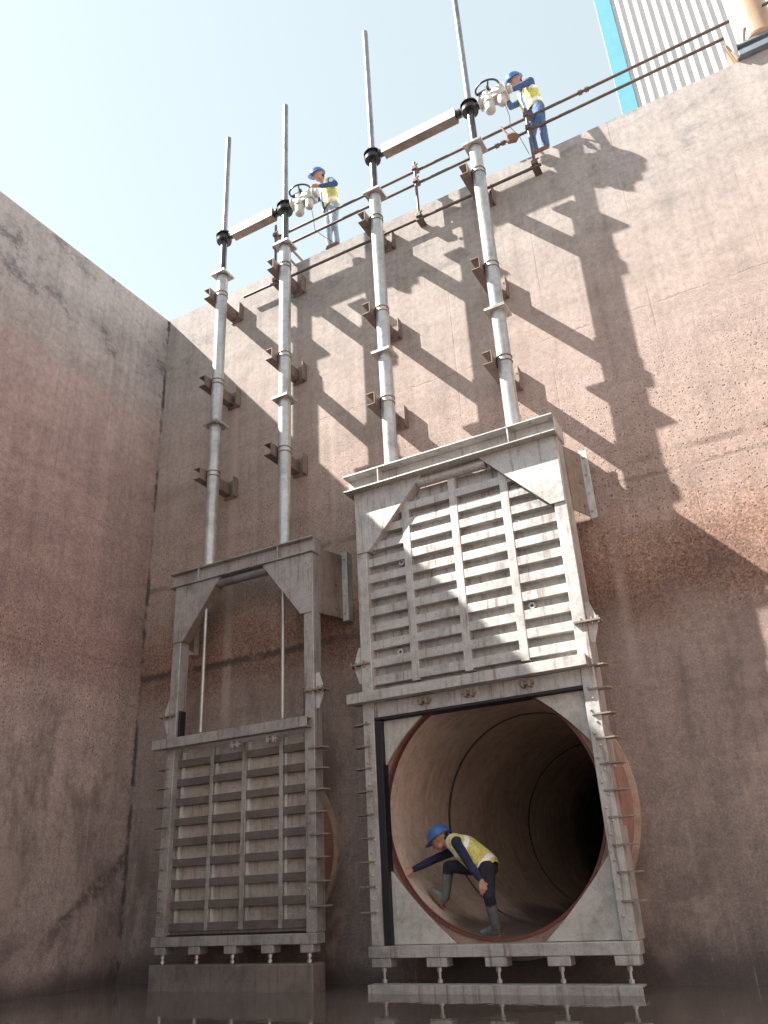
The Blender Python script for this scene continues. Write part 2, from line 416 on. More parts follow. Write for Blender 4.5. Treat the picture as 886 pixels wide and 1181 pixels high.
nt.links.new(sky.outputs[0], hs.inputs['Color']); tint = nt.nodes.new('ShaderNodeMix'); tint.data_type = 'RGBA'; tint.blend_type = 'MULTIPLY'; tint.inputs[0].default_value = 1
tint.inputs[7].default_value = (.93, 1.03, 1.04, 1)
nt.links.new(hs.outputs[0], tint.inputs[6]); 
# thin high haze evens out the clear-sky gradient
veil = nt.nodes.new('ShaderNodeMix'); veil.data_type = 'RGBA'; veil.inputs[0].default_value = .62
veil.inputs[7].default_value = (2.08, 2.46, 2.60, 1)
nt.links.new(tint.outputs[2], veil.inputs[6]); nt.links.new(veil.outputs[2], bg.inputs[0])
bg.inputs[1].default_value = .078
vs = scene.view_settings; vs.view_transform = 'Standard'; vs.look = 'None'; vs.gamma = 1; vs.use_curve_mapping = False
vs.exposure = 2.13
scene.cycles.max_bounces = 10; scene.cycles.diffuse_bounces = 8

# ------------------------------------------------------------------ setting
TOP = 9.75; XC = -8.12; XR = 5.0
PC = V((-3.02, 0, 1.50)); PR = 1.10          # culvert axis and bore
structure(MB().box(XC - .3, XR + .3, -12.5, .3, -.5, 0.0).build('water', M['water']))
structure(MB().prism([(-10.8, -.25), (-36, 9.0), (-36, -.6), (-10.8, -.6)], 'x', XC, XR).build('ramp', M['deck']))  # unseen ramp added behind the camera to bounce sunlight into pipe and shade
g = MB()
g.box(XC - .5, 600, .6, 900, TOP - .3, TOP - .02)
g.box(-600, XC - .5, -600, 900, TOP - .3, TOP - .02)
g.box(XR + .5, 600, -600, .6, TOP - .3, TOP - .02)
structure(g.build('ground', M['deck']))

def wall_with_bore():
    b = bmesh.new()
    x0, x1, z0, z1 = XC, XR, -1.0, TOP
    N = 64; r = PR + .12
    out = [(x0, z0), (x1, z0), (x1, z1), (x0, z1)]
    for y in (0.0, .6):
        ov = [b.verts.new((x, y, z)) for x, z in out]
        cv = [b.verts.new((PC.x + r * math.cos(2 * math.pi * i / N), y, PC.z + r * math.sin(2 * math.pi * i / N))) for i in range(N)]
        es = [b.edges.new((ov[i], ov[(i + 1) % 4])) for i in range(4)] + [b.edges.new((cv[i], cv[(i + 1) % N])) for i in range(N)]
        bmesh.ops.triangle_fill(b, use_beauty=True, edges=es)
        if y == 0.0: fo, fc = ov, cv
    for i in range(4): b.faces.new([fo[i], fo[(i + 1) % 4], ov[(i + 1) % 4], ov[i]])
    for i in range(N): b.faces.new([fc[i], fc[(i + 1) % N], cv[(i + 1) % N], cv[i]])
    m = MB(); m.bm.free(); m.bm = b
    return m
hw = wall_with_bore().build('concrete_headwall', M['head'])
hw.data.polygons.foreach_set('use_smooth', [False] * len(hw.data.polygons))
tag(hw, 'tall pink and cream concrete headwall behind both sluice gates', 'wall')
sw = MB().box(XC - .5, XC - .003, -30, .6, -1, TOP).build('concrete_side_wall', M['side'])
tag(sw, 'shaded brown concrete side wall meeting the headwall at the corner', 'wall')
bounce_wall = MB().box(XR + .003, XR + .5, -30, .6, -1, TOP).build('concrete_side_wall', M['side'])  # out of view, added to throw sunlight back onto the shaded walls
tag(bounce_wall, 'unseen concrete side wall added across the basin to bounce sunlight', 'wall')

# ------------------------------------------------------------------ culvert pipe behind the open gate
cp = thing('culvert_pipe', 'wide round brown culvert pipe opening behind the raised sluice gate', 'pipe', (PC.x, 0, PC.z - PR))
def bore(y0, y1, ri, ro, seg=96):
    return MB().tube(PC, 'y', y0, y1, ri, ro, seg)
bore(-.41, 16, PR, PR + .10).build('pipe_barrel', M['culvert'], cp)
bore(-.486, -.412, PR - .004, PR + .022).build('pipe_rim', M['red'], cp)
bore(-.476, -.412, PR + .023, PR + .098).build('pipe_lip', M['lip'], cp)
bore(-.46, -.05, PR + .103, PR + .155).build('pipe_collar', M['collar'], cp)
bore(-.05, .012, PR + .12, PR + .205).build('grout_ring', M['grout'], cp)
for yj in (1.0, 3.7, 6.4, 9.1):
    bore(yj, yj + .04, PR - .008, PR + .01).build('pipe_joint', M['dark'], cp)
MB().cyl((PC.x, 15.9, PC.z), (PC.x, 16.2, PC.z), PR + .05, seg=48).build('dark_end_cap', M['rubber'], cp)  # black disc standing in for the unlit far end of the pipe
# ring round the closed pipe
PC1 = V((-5.95, 0, 1.30))
cp1 = thing('culvert_pipe', 'short faded red pipe stub behind the closed sluice gate', 'pipe', (PC1.x, 0, PC1.z - .9))
MB().tube(PC1, 'y', -.46, -.05, .80, .925, 64).build('pipe_collar', M['collar'], cp1)
MB().tube(PC1, 'y', -.05, -.003, .80, .975, 64).build('grout_ring', M['grout'], cp1)

# ------------------------------------------------------------------ sluice gates
def lerp(a, b, t): return a + (b - a) * t
YF, YB = -.60, -.47
def bolt(mb, x, y, z, r=.015, d=.016, axis='y'):
    if axis == 'y': mb.cyl((x, y - d, z), (x, y, z), r, seg=6)
    else: mb.cyl((x, y, z), (x, y, z + d), r, seg=6)

def sluice_gate(P, label):
    xl, xr = P['xl'], P['xr']; zs0, zs1 = P['sill']; zb0, zb1 = P['beam']; c0, c1 = P['bar']
    cw = .13; st = P['mat']; xm = (xl + xr) / 2
    t = thing('sluice_gate', label, 'sluice gate', (xm, YF, zs0), 'sluice gates on the headwall')
    # columns with their bolt heads
    for s, x0 in ((-1, xl), (1, xr - cw)):
        mb = MB().box(x0, x0 + cw, YF, P['yb'], zs1 + .002, zb0 - .002)
        z = zs1 + .08; i = 0
        while z < c0 - .1:
            bolt(mb, x0 + cw * (.33 if i % 2 else .62), YF, z, .013, .012); z += .105; i += 1
        mb.build('column', st, t, .006)
        # slide strip on the inner face
        xi = x0 + cw + .002 if s < 0 else x0 - .002
        if P['open'] and s > 0: pass
        elif P['open']:
            MB().box(min(xi, xi - s * .075), max(xi, xi - s * .075), YF + .012, YB, zs1 + .004, c0 - .19).build('seal_strip', M['rubber'], t, .004)
        else:
            MB().box(min(xi, xi - s * .03), max(xi, xi - s * .03), YF + .03, YB, c1 + .01, c1 + .34).build('seal_strip', M['rubber'], t, .004)
        # tie plates
        for kz in range(P['nt']):
            z = P['t0'] + kz * P['dt'] + random.uniform(-.006, .006)
            xo = xl if s < 0 else xr
            e = random.uniform(.12, .135)
            xa, xb = (xo - e, xo + cw * .8) if s < 0 else (xo - cw * .8, xo + e)
            mb = MB(); mb.prism([(xa, YF + .02), (xa + .02, YF - .018), (xb - .02, YF - .018), (xb, YF + .02), (xb, YB + .04), (xa, YB + .04)] if 0 else
                     [(xa, YF + .03), (xa + .03, YF - .018), (xb - .03, YF - .018), (xb, YF + .03), (xb, YF + .09), (xa, YF + .09)], 'z', z - .007, z + .007)
            mb.build('tie_plate', M['brown'], t)
        # splice lugs
        xo = xl if s < 0 else xr; zl = P['lug']
        lug = MB()
        lug.prism([(xo + s * .002, zl + .2), (xo + s * .045, zl + .2), (xo + s * .095, zl + .05), (xo + s * .095, zl - .05), (xo + s * .045, zl - .2), (xo + s * .002, zl - .2)], 'y', YF + .035, YF + .05)
        lg = lug.build('splice_lug', M['white'] if 0 else M['mouth'], t, .003)
        x_in, x_out = xo - s * cw * .9, xo + s * .14
        m2 = MB().box(min(x_in, x_out), max(x_in, x_out), YF - .03, YF + .11, zl - .009, zl + .009)
        for bx in (.3, .75, 1.0):
            px = x_in + (x_out - x_in) * bx * .92; m2.cyl((px, YF - .012, zl - .035), (px, YF - .012, zl + .035), .012, seg=6)
        m2.build('splice_flange', M['brown'], lg)
        # braces back to the wall
        z0, z1 = P['brace']
        xw = xo + s * .10; ya = P['yb'] - .04; yw = -.10
        bm_ = MB().prism([(xo + s * .002, ya), (xo + s * .014, ya), (xw + s * .012, yw), (xw, yw)], 'z', z0, z1)
        for j in range(3):
            z = z0 + .1 + (z1 - z0 - .2) * j / 2; px = lerp(xo, xw, .7) + s * .012
            bm_.cyl((px, lerp(ya, yw, .7), z), (px + s * .02, lerp(ya, yw, .7) - .006, z), .016, seg=6)
        br = bm_.build('wall_brace', M['brown'], t, .003)
        xq = xw + s * .085
        f_ = MB().box(min(xw, xq), max(xw, xq), -.112, -.003, z0 - .03, z1 + .03) if not P['open'] else MB().box(min(xw, xq), max(xw, xq), -.112, -.098, z0 - .03, z1 + .03)
        if P['open']: f_.box(min(xw, xw + s * .012), max(xw, xw + s * .012), -.097, -.003, z0 - .03, z1 + .03)
        for j in range(4):
            z = z0 + .06 + (z1 - z0 - .12) * j / 3; bolt(f_, (xw + xq) / 2, -.112, z, .014, .018)
        f_.build('brace_angle', M['steel'], br, .003)
    # top beam, open channel with stiffeners
    bx0, bx1 = xl - .09, xr + .02
    yo = YF - (.115 if P['open'] else .045)
    tb = MB().box(bx0, bx1, yo, P['yb'], zb1 - .016, zb1)
    tb.box(bx0, bx1, yo, P['yb'], zb0, zb0 + .016)
    tb.box(bx0 + .01, bx1 - .012, YF + .02, YF + .035, zb0 + .018, zb1 - .018)
    for x in (bx0 + .28 * 1.7, bx1 - .29 * 1.75):
        tb.box(x - .007, x + .007, yo + .005, YF + .018, zb0 + .018, zb1 - .018)
    tb.box(bx1 - .010, bx1 - .001, yo + .06, P['yb'], zb0 + .018, zb1 - .018)
    tb.build('top_beam', st, t, .003)
    # box gussets in the upper corners
    zg = zb0 - .003
    for s in (-1, 1):
        xo = (xl + .006 if s < 0 else xr - .006); gi = P['gw']
        poly = [(xo, zg), (xo - s * gi, zg), (xo - s * (cw + .03), zg - P['gh']), (xo - s * .005, zg - P['gh'])]
        MB().prism(poly, 'y', YF - .014, YF - .004).build('gusset_plate', st, t, .002)
        q = [(xo - s * gi, zg - .004), (xo - s * (gi - .02), zg - .004), (xo - s * (cw + .03), zg - P['gh'] + .035), (xo - s * (cw + .03), zg - P['gh'] + .002)]
        MB().prism(q, 'y', YF - .003, YB).build('gusset_web', st if P['open'] else M['brown'], t, .002)
    # tube tying the gussets
    MB().cyl((xl + P['gw'] - .05, YF + .045, zg - .065), (xr - P['gw'] + .05, YF + .045, zg - .065), .055, seg=20).build('tie_tube', M['rod'] if not P['open'] else st, t)
    # cross bar at the top of the opening
    MB().prism([(YF - .11, c0), (YF - .11, c1), (YF - .098, c1), (YF - .098, c0 + .012), (YF - .001, c0 + .012), (YF - .001, c0)], 'x', xl - .13, xr - .03 if not P['open'] else xr - .03).build('cross_bar', st, t, .003)
    MB().box(xl - .12, xr - .035, YF - .096, YF - .004, c1 - .014, c1 - .002).build('cross_bar_lid', st, t)
    # sill, pads and holding down bolts
    sx0, sx1 = xl - .02, xr + .01
    MB().box(sx0, sx1, YF - .03, YB, zs0, zs1).build('sill_beam', st, t, .005)
    for i in range(5):
        x = xl + .11 + (xr - xl - .22) * i / 4
        pw = .10 if P['open'] else .075
        MB().box(x - pw, x + pw, YF - .025, YB - .02, zs0 - .075, zs0 - .002).build('sill_pad', st, t, .005)
        zk = P['kerb']
        h = MB().cyl((x, YF + .03, zk - .02), (x, YF + .03, zs0 - .078), .013, seg=10)
        h.cyl((x, YF + .03, zs0 - .115), (x, YF + .03, zs0 - .082), .024, seg=6).cyl((x, YF + .03, zk + .004), (x, YF + .03, zk + .03), .024, seg=6)
        h.build('holding_bolt', M['pipe'], t)
    # door leaf
    d0, d1 = P['door']; dx0, dx1 = xl + cw - .03, xr - cw + .03
    ys = YB + .002 if not P['open'] else YB + .002
    dl = MB()
    ch = P.get('chamfer', 0)
    poly = [(dx0, d0), (dx1, d0), (dx1, d1 - ch), (dx1 - ch, d1), (dx0 + ch, d1), (dx0, d1 - ch)] if ch else [(dx0, d0), (dx1, d0), (dx1, d1), (dx0, d1)]
    yk = .004 if P['open'] else 0
    dl.prism(poly, 'y', YB + .006 + yk, YB + .024 + yk)
    door = dl.build('door_leaf', M['panel'] if not P['open'] else M['steel'], t)
    ry0, ry1 = (YB - .080 if P['open'] else YB - .058), YB + .005 + yk
    n = P['nr']; vx = P['vribs']
    for i in range(n):
        z = d0 + P['r0'] + (d1 - d0 - P['r0'] - P['r1']) * i / (n - 1); h = P['rh']
        a, b_ = dx0, dx1
        if ch and z > d1 - ch: a += z - d1 + ch; b_ -= z - d1 + ch
        mb = MB(); mb.box(a, b_, ry0, ry1, z - h / 2, z + h / 2)
        mb.build('rib', P['ribmat'], door, .004)
    for j, x in enumerate(vx):
        yf_ = ry0 - .004 if (P['open'] or j == 1) else ry0 - .002
        hw_ = P['vw'] / 2 * (1 if (P['open'] or j == 1) else .8)
        MB().box(x - hw_, x + hw_, yf_, ry1 - .003, d0 + .03, d1 - .02).build('upright_rib', P['ribmat'] if P['open'] else M['gate1'], door, .003)
    if not P['open']:
        for x in list(vx) + [dx0 + .045]:       # pale strips paint the light on the upright edges
            MB().box(x + P['vw'] / 2 + .001, x + P['vw'] / 2 + .032, ry1 - .035, ry1 + .0005, d0 + .03, d1 - .03).build('painted_lit_edge', M['mouth'], door)
    else:
        for (x, z) in ((-4.0 + .27 - .1, d0 + .37), (-3.75, d0 + 1.38), (-2.36, d0 + 1.5), (-2.32, d0 + .58)):
            mb = MB(); mb.tube((x, 0, z), 'y', YB - .055, YB + .005 + yk, .018, .038, 6); mb.build('lifting_eye', st, door)
    if not P['open']:  # black strips paint the dark gaps under and beside the door
        MB().box(dx0, dx1, YF + .05, YB + .004, zs1 + .003, d0 - .003).build('bottom_gap_shade', M['rubber'], door)
        MB().box(dx0 - .002, dx0 + .022, YB - .05, YB + .0045, d0 + .002, d1 - .1).build('side_gap_shade', M['rubber'], door)
    # header seal below the bar
    if P['open']:
        MB().box(xl + cw + .004, xr - cw - .004, YF + .02, YB + .05, c0 - .155, c0 - .003).build('header_plate', st, t, .004)
        MB().box(xl + cw + .004, xr - cw - .004, YF + .004, YB + .055, c0 - .185, c0 - .157).build('header_seal', M['rubber'], t, .004)
    for x in P['clips']:
        mb = MB().box(x - .07, x + .07, YF - .03, YF + .018, c0 - .075, c0 - .045)
        mb.box(x - .05, x - .02, YF - .045, YF + .018, c0 - .10, c0 - .03).box(x + .02, x + .05, YF - .045, YF + .018, c0 - .10, c0 - .03)
        mb.build('wedge_clip', M['brown'] if P['open'] else M['steel'], t, .003)
    return t

G2 = dict(yb=-.34, xl=-4.28, xr=-1.79, sill=(.275, .372), beam=(5.115, 5.33), bar=(2.63, 2.735), mat=M['steel'], open=True, nt=10, t0=.66, dt=.22,
          lug=3.06, brace=(4.32, 5.08), gw=.88, gh=.77, kerb=.07, door=(2.77, 5.02), chamfer=.52, nr=11, r0=.10, r1=.22, rh=.098, vribs=(-3.65, -3.05, -2.45), vw=.09,
          ribmat=M['steel'], clips=(-3.55, -3.05, -2.45))
G1 = dict(yb=-.44, xl=-7.01, xr=-4.89, sill=(.405, .498), beam=(4.53, 4.73), bar=(2.48, 2.59), mat=M['gate1'], open=False, nt=8, t0=.74, dt=.218,
          lug=2.88, brace=(3.80, 4.62), gw=.73, gh=.74, kerb=.24, door=(.515, 2.47), nr=9, r0=.07, r1=.16, rh=.082, vribs=(-6.36, -5.89, -5.385), vw=.06,
          ribmat=M['rib'], clips=(-5.95, -5.45))
g2 = sluice_gate(G2, 'steel sluice gate with raised ribbed door above the open pipe mouth')
g1 = sluice_gate(G1, 'steel sluice gate with lowered ribbed door, nearer the corner')

# four plates closing the corners of the open gate's mouth
for x0, x1, z0, z1 in ((-4.16, PC.x, .376, PC.z), (PC.x, -1.918, .376, PC.z), (-4.16, PC.x, PC.z, 2.44), (PC.x, -1.918, PC.z, 2.44)):
    sx = -1 if x1 == PC.x else 1; sz = -1 if z1 == PC.z else 1
    xo_ = (x0 if sx < 0 else x1); zo_ = (z0 if sz < 0 else z1); A = 1.095; D = A * math.sqrt(2)
    if sx < 0: xo_ = -4.078
    # a corner plate: its inner edge follows the bore as a shallow arc
    hx, hz = abs(xo_ - PC.x), abs(zo_ - PC.z)
    arc = []
    for i in range(9):
        t = i / 8
        p0 = (hx, D - hx) if D - hx > 0 else (hx, .02); p1 = (D - hz, hz)
        px = p0[0] + (p1[0] - p0[0]) * t; pz = p0[1] + (p1[1] - p0[1]) * t
        k_ = 1 + .022 * (4 * (t - .5) ** 2 - 1) * -1
        arc.append((PC.x + sx * px * k_, PC.z + sz * pz * k_))
    MB().prism([(xo_, zo_)] + arc, 'y', YB - .055, YB - .020).build('corner_plate', M['mouth'], g2, .003)

# anchor beams at the waterline
a2 = MB().prism([(-.70, -.25), (-.70, .068), (-.55, .068), (-.55, .054), (-.686, .054), (-.686, -.25)], 'x', -4.28, -1.79)
tag(a2.build('anchor_beam', M['steel'], None, .003), 'thin pale steel angle at the waterline under the open gate', 'beam')
a1 = MB().box(-7.0, -4.905, -.665, -.44, -.3, .238)
tag(a1.build('anchor_beam', M['kerb'], None, .006), 'deep brown steel beam at the waterline under the closed gate', 'beam')

# ------------------------------------------------------------------ spindles in cover pipes
YP = -.50
def spindle(x, zbase, zcol, ztop, znut, zrod, stem_to, label):
    t = thing('gate_spindle', label, 'spindle', (x, YP, zbase), 'tall spindles rising from the gates')
    MB().cyl((x, YP, zbase + .02), (x, YP, ztop - .03), .085, seg=28).build('cover_pipe', M['pipe'], t)
    MB().box(x - .17, x + .17, YP - .10, YP + .13, zbase - .002, zbase + .018).build('base_plate', M['steel'], t, .003)
    for z in (zcol, ztop):
        m = MB().box(x - .13, x + .13, YP - .13, YP + .13, z - .018, z - .002).box(x - .13, x + .13, YP - .13, YP + .13, z + .002, z + .018)
        for a in (-1, 1):
            for b in (-1, 1): m.cyl((x + a * .1, YP + b * .1, z - .035), (x + a * .1, YP + b * .1, z + .035), .012, seg=6)
        m.build('pipe_flange', M['pipe'], t, .002)
    MB().cyl((x, YP, ztop + .02), (x, YP, znut), .052, seg=20).build('threaded_rod', M['greased'], t)
    MB().cyl((x, YP, znut), (x, YP, zrod), .043, seg=20).build('spindle_rod', M['rod'], t)
    n = MB().cyl((x, YP, znut - .075), (x, YP, znut - .03), .115, .125, seg=28).cyl((x, YP, znut - .028), (x, YP, znut + .045), .098, seg=28).cyl((x, YP, znut + .047), (x, YP, znut + .085), .13, .115, seg=28)
    n.cyl((x, YP, znut + .086), (x, YP, znut + .13), .07, .055, seg=20)
    n.build('drive_nut', M['black'], t)
    if stem_to is not None:
        MB().cyl((x - .0, YP - .02, stem_to), (x, YP - .02, zbase - .23), .022, seg=14).build('lower_stem', M['pipe'], t)
        MB().box(x - .045, x + .045, YP - .06, YP + .02, stem_to - .1, stem_to + .02).build('stem_clevis', M['brown'], t, .004)
    return t
XP = (-6.56, -5.37, -3.81, -2.26)
spindle(XP[0], 4.73, 6.90, 9.62, 10.39, 12.66, 2.62, 'spindle with bright cover pipe on the closed gate, closest to the corner')
spindle(XP[1], 4.73, 6.90, 9.62, 10.39, 12.68, 2.62, 'spindle with bright cover pipe on the closed gate, under the handwheel gearbox')
spindle(XP[2], 5.33, 7.02, 9.79, 10.55, 13.36, None, 'spindle with bright cover pipe on the open gate, without handwheel')
spindle(XP[3], 5.33, 7.02, 9.79, 10.55, 13.40, None, 'spindle with bright cover pipe on the open gate, under the handwheel gearbox')

# bracket arms holding the pipes off the wall
def bracket(x, z):
    t = thing('pipe_bracket', '', 'bracket', (x, 0, z), 'brackets holding the pipes off the wall')
    xw = x - .092; h = .085
    a = MB().box(xw - .010, xw, -.67, -.02, z - h, z + h)
    a.box(xw - .115, xw - .011, -.67, -.02, z + h - .012, z + h).box(xw - .115, xw - .011, -.67, -.02, z - h, z - h + .012)
    a.build('arm_channel', M['bracket'], t, .002)
    p = MB().box(x - .20, x + .034, -.018, -.003, z - .14, z + .14)
    for bx in (x - .165, x - .01):
        for bz in (z - .11, z + .11): bolt(p, bx, -.018, bz, .016, .02)
    p.box(x + .020, x + .033, -.11, -.019, z - .15, z + .15)
    p.build('wall_plate', M['bracket'], t, .002)
    for s in (-1, 1):
        MB().torus((x, YP, z + s * .035), (0, 0, 1), .089, .007, 28, 8).build('pipe_clamp', M['brown'], t)
    return t
b0 = None
where = ('on the closed gate spindle closest to the corner', 'on the closed gate spindle under the gearbox', 'on the open gate spindle without handwheel', 'on the open gate spindle under the gearbox')
hgt = ('uppermost', 'middle', 'lowest')
for i, x in enumerate(XP):
    for j, z in enumerate((9.23, 7.62, 6.11) if i < 2 else (9.32, 7.72, 6.32)):
        if b0 is None: o = b0 = bracket(x, z); bz = V((x, 0, z))
        else: o = copy_tree(b0, V((x, 0, z)) - bz)
        o['label'] = f'{hgt[j]} brown bracket {where[i]}'

# ------------------------------------------------------------------ cross shafts, gearboxes and handwheels
def shaft_cover(x0, x1, z, label):
    t = thing('shaft_cover', label, 'shaft cover', ((x0 + x1) / 2, YP, z), 'shaft covers between paired spindles')
    a, b = x0 + .18, x1 - .20
    MB().prism([(YP - .075, z - .085), (YP - .075, z + .075), (YP + .075, z + .075), (YP + .075, z - .085), (YP + .067, z - .085), (YP + .067, z + .067), (YP - .067, z + .067), (YP - .067, z - .085)], 'x', a, b).build('cover_channel', M['white'], t, .002)
    MB().box(a + .01, b - .01, YP - .064, YP + .064, z - .082, z - .07).build('cover_floor', M['brown'], t)
    MB().cyl((x0 + .10, YP, z), (x1 - .10, YP, z), .030, seg=16).build('drive_shaft', M['black'], t)
    for x in (a - .035, b + .035):
        MB().cyl((x - .03, YP, z), (x + .03, YP, z), .062, seg=20).build('shaft_coupling', M['black'], t)
shaft_cover(XP[0], XP[1], 10.39, 'white shaft cover bridging the closed gate spindles')
shaft_cover(XP[2], XP[3], 10.55, 'white shaft cover bridging the open gate spindles')

def gearbox(x, z, label):
    t = thing('gearbox', label, 'gearbox', (x, YP, z), 'gearboxes with handwheels')
    y = YP
    MB().cyl((x + .10, y, z), (x + .17, y, z), .055, seg=20).build('input_shaft', M['black'], t)
    b = MB().cyl((x + .17, y, z), (x + .34, y, z), .085, seg=28).cyl((x + .15, y, z), (x + .172, y, z), .105, seg=28)
    b.cyl((x + .26, y, z - .02), (x + .26, y, z + .14), .075, .06, seg=24).cyl((x + .34, y, z), (x + .36, y, z), .10, seg=28)
    b.build('gear_housing', M['cream'], t, .006)
    m = MB().cyl((x + .30, y - .05, z - .07), (x + .30, y - .05, z - .28), .07, seg=24).cyl((x + .30, y - .05, z - .28), (x + .30, y - .05, z - .31), .07, .045, seg=24)
    m.cyl((x + .30, y - .05, z - .12), (x + .30, y - .05, z - .14), .082, seg=24)
    m.build('motor_housing', M['cream'], t, .005)
    c = MB().box(x + .362, x + .56, y - .10, y + .07, z - .10, z + .075)
    c.cyl((x + .47, y - .04, z - .10), (x + .47, y - .04, z - .24), .058, seg=20).cyl((x + .47, y - .04, z - .24), (x + .47, y - .04, z - .265), .058, .03, seg=20)
    c.cyl((x + .56, y - .02, z), (x + .62, y - .02, z), .065, seg=24)
    c.cyl((x + .46, y - .02, z + .075), (x + .46, y - .02, z + .12), .06, seg=20)
    c.build('control_housing', M['cream'], t, .012)
    hc = V((x + .29, y - .02, z + .21)); n = V((-.05, -.28, .95)).normalized()
    hw_ = MB().torus(hc, n, .165, .014, 44, 10)
    hwo = hw_.build('handwheel', M['black'], t)
    u = n.orthogonal().normalized(); v = n.cross(u)
    dr = (u * .6 + v * .8).normalized()
    sp = MB()
    for k in range(3):
        a = 2 * math.pi * k / 3 + 2.2; dd = u * math.cos(a) + v * math.sin(a)
        sp.cyl(hc - n * .02, hc + dd * .16, .016 if k else .024, .010 if k else .022, seg=8)
    sp.cyl(hc - n * .10, hc + n * .02, .030, seg=16)
    sp.build('wheel_spokes', M['black'], hwo)
    MB().path([(x + .50, y - .03, z - .262), (x + .53, y - .02, z - .5), (x + .50, y + .05, z - .62), (x + .56, y + .2, z - .66), (x + .6, y + .45, TOP + .0)], .0045, 8).build('cable', M['rail'], t)
    return t
gearbox(XP[1], 10.36, 'grey gearbox with black handwheel on the closed gate')
gearbox(XP[3], 10.53, 'grey gearbox with black handwheel on the open gate')

# ------------------------------------------------------------------ handrail
hr = thing('handrail', 'rusty tube handrail along the top edge of the headwall', 'handrail', (-3, -.1, 9.44))
YR = -.10
MB().cyl((-6.45, YR, 9.44), (-1.52, YR, 9.43), .021, seg=14).build('bottom_rail', M['rail'], hr)
MB().cyl((-5.86, YR, 10.36), (1.05, YR, 10.36), .021, seg=14).build('top_rail', M['rail'], hr)
MB().cyl((-5.86, YR, 10.10), (.93, YR, 10.12), .021, seg=14).build('middle_rail', M['rail'], hr)
MB().cyl((1.42, YR, 10.36), (2.6, YR, 10.36), .021, seg=14).build('top_rail', M['rail'], hr)
for x in (-5.80, -3.31, -1.59):
    MB().cyl((x, YR - .052, 9.38), (x, YR - .052, 10.56 if x < -5 else 10.48), .021, seg=14).build('rail_post', M['rail'], hr)
    for z in (9.44, 10.11, 10.36):
        m = MB().box(x - .04, x + .04, YR - .088, YR + .034, z - .035, z + .035); m.cyl((x + .03, YR - .10, z), (x + .075, YR - .10, z + .01), .012, seg=6).cyl((x - .075, YR, z + .02), (x - .03, YR, z + .02), .012, seg=6)
        m.build('rail_clamp', M['rail'], hr, .006)
for x, z in ((-.80, 10.36), (-2.02, 10.11)):
    m = MB().cyl((x - .07, YR, z), (x - .02, YR, z), .036, seg=14).cyl((x + .02, YR, z), (x + .07, YR, z), .036, seg=14); m.build('rail_sleeve', M['rail'], hr)
for z in (10.11, 10.36):
    MB().cyl((-5.80, YR + .03, z + .05), (-5.80, 3.2, z + .05), .021, seg=14).build('return_rail', M['rail'], hr)
for x in (-5.80, -3.31, -1.59):
    MB().box(x - .05, x + .05, -.165, -.002, 9.36, 9.377).build('post_foot', M['rail'], hr)

# ------------------------------------------------------------------ clad building
bd = thing('clad_building', 'white corrugated building with turquoise corner trim behind the wall', 'building', (4, 4, TOP))
bx0, bx1, by = -.30, 14.0, 4.0
poly = []; x = bx0; p = .165
while x < bx1:
    poly += [(x, by), (x + p * .40, by), (x + p * .52, by - .05), (x + p * .88, by - .05)]; x += p
poly += [(bx1, by + .12), (bx0, by + .12)]
MB().prism(poly, 'z', TOP - .02, 21).build('cladding', M['clad'], bd, sharp=20)
MB().box(-.61, -.303, by - .06, by + .25, TOP - .02, 21.05).build('corner_trim', M['bluetrim'], bd, .006)
MB().box(-.60, bx1, by + .26, by + 9, TOP - .02, 20.9).build('rear_wall', M['white'], bd)

# tan bollard post on its plinth
tp = thing('pump_post', 'tan cylindrical steel post on a slate blue base at the wall edge', 'post', (1.28, .1, TOP))
MB().box(1.03, 1.85, -.08, .5, TOP + .003, TOP + .09).build('base_channel', M['slate'], tp, .006)
MB().box(1.06, 1.80, -.02, .46, TOP + .092, TOP + .20).build('base_block', M['dark'], tp, .012)
MB().box(1.04, 1.82, -.05, .48, TOP + .202, TOP + .235).build('base_plate', M['slate'], tp, .006)
c = MB().cyl((1.31, .12, TOP + .238), (1.31, .12, TOP + .275), .17, .205, seg=40).cyl((1.31, .12, TOP + .276), (1.31, .12, TOP + 1.9), .205, seg=40)
c.build('post_body', M['tan'], tp, .01)
MB().prism([(1.0, TOP + .003), (1.02, TOP + .003), (.95, TOP + .30), (.92, TOP + .30)], 'y', -.05, .30).build('side_plate', M['tan'], tp, .003)
MB().cyl((1.395, -.105, TOP + 1.02), (1.39, -.09, TOP + 1.02), .018, seg=12).build('port_plug', M['dark'], tp)

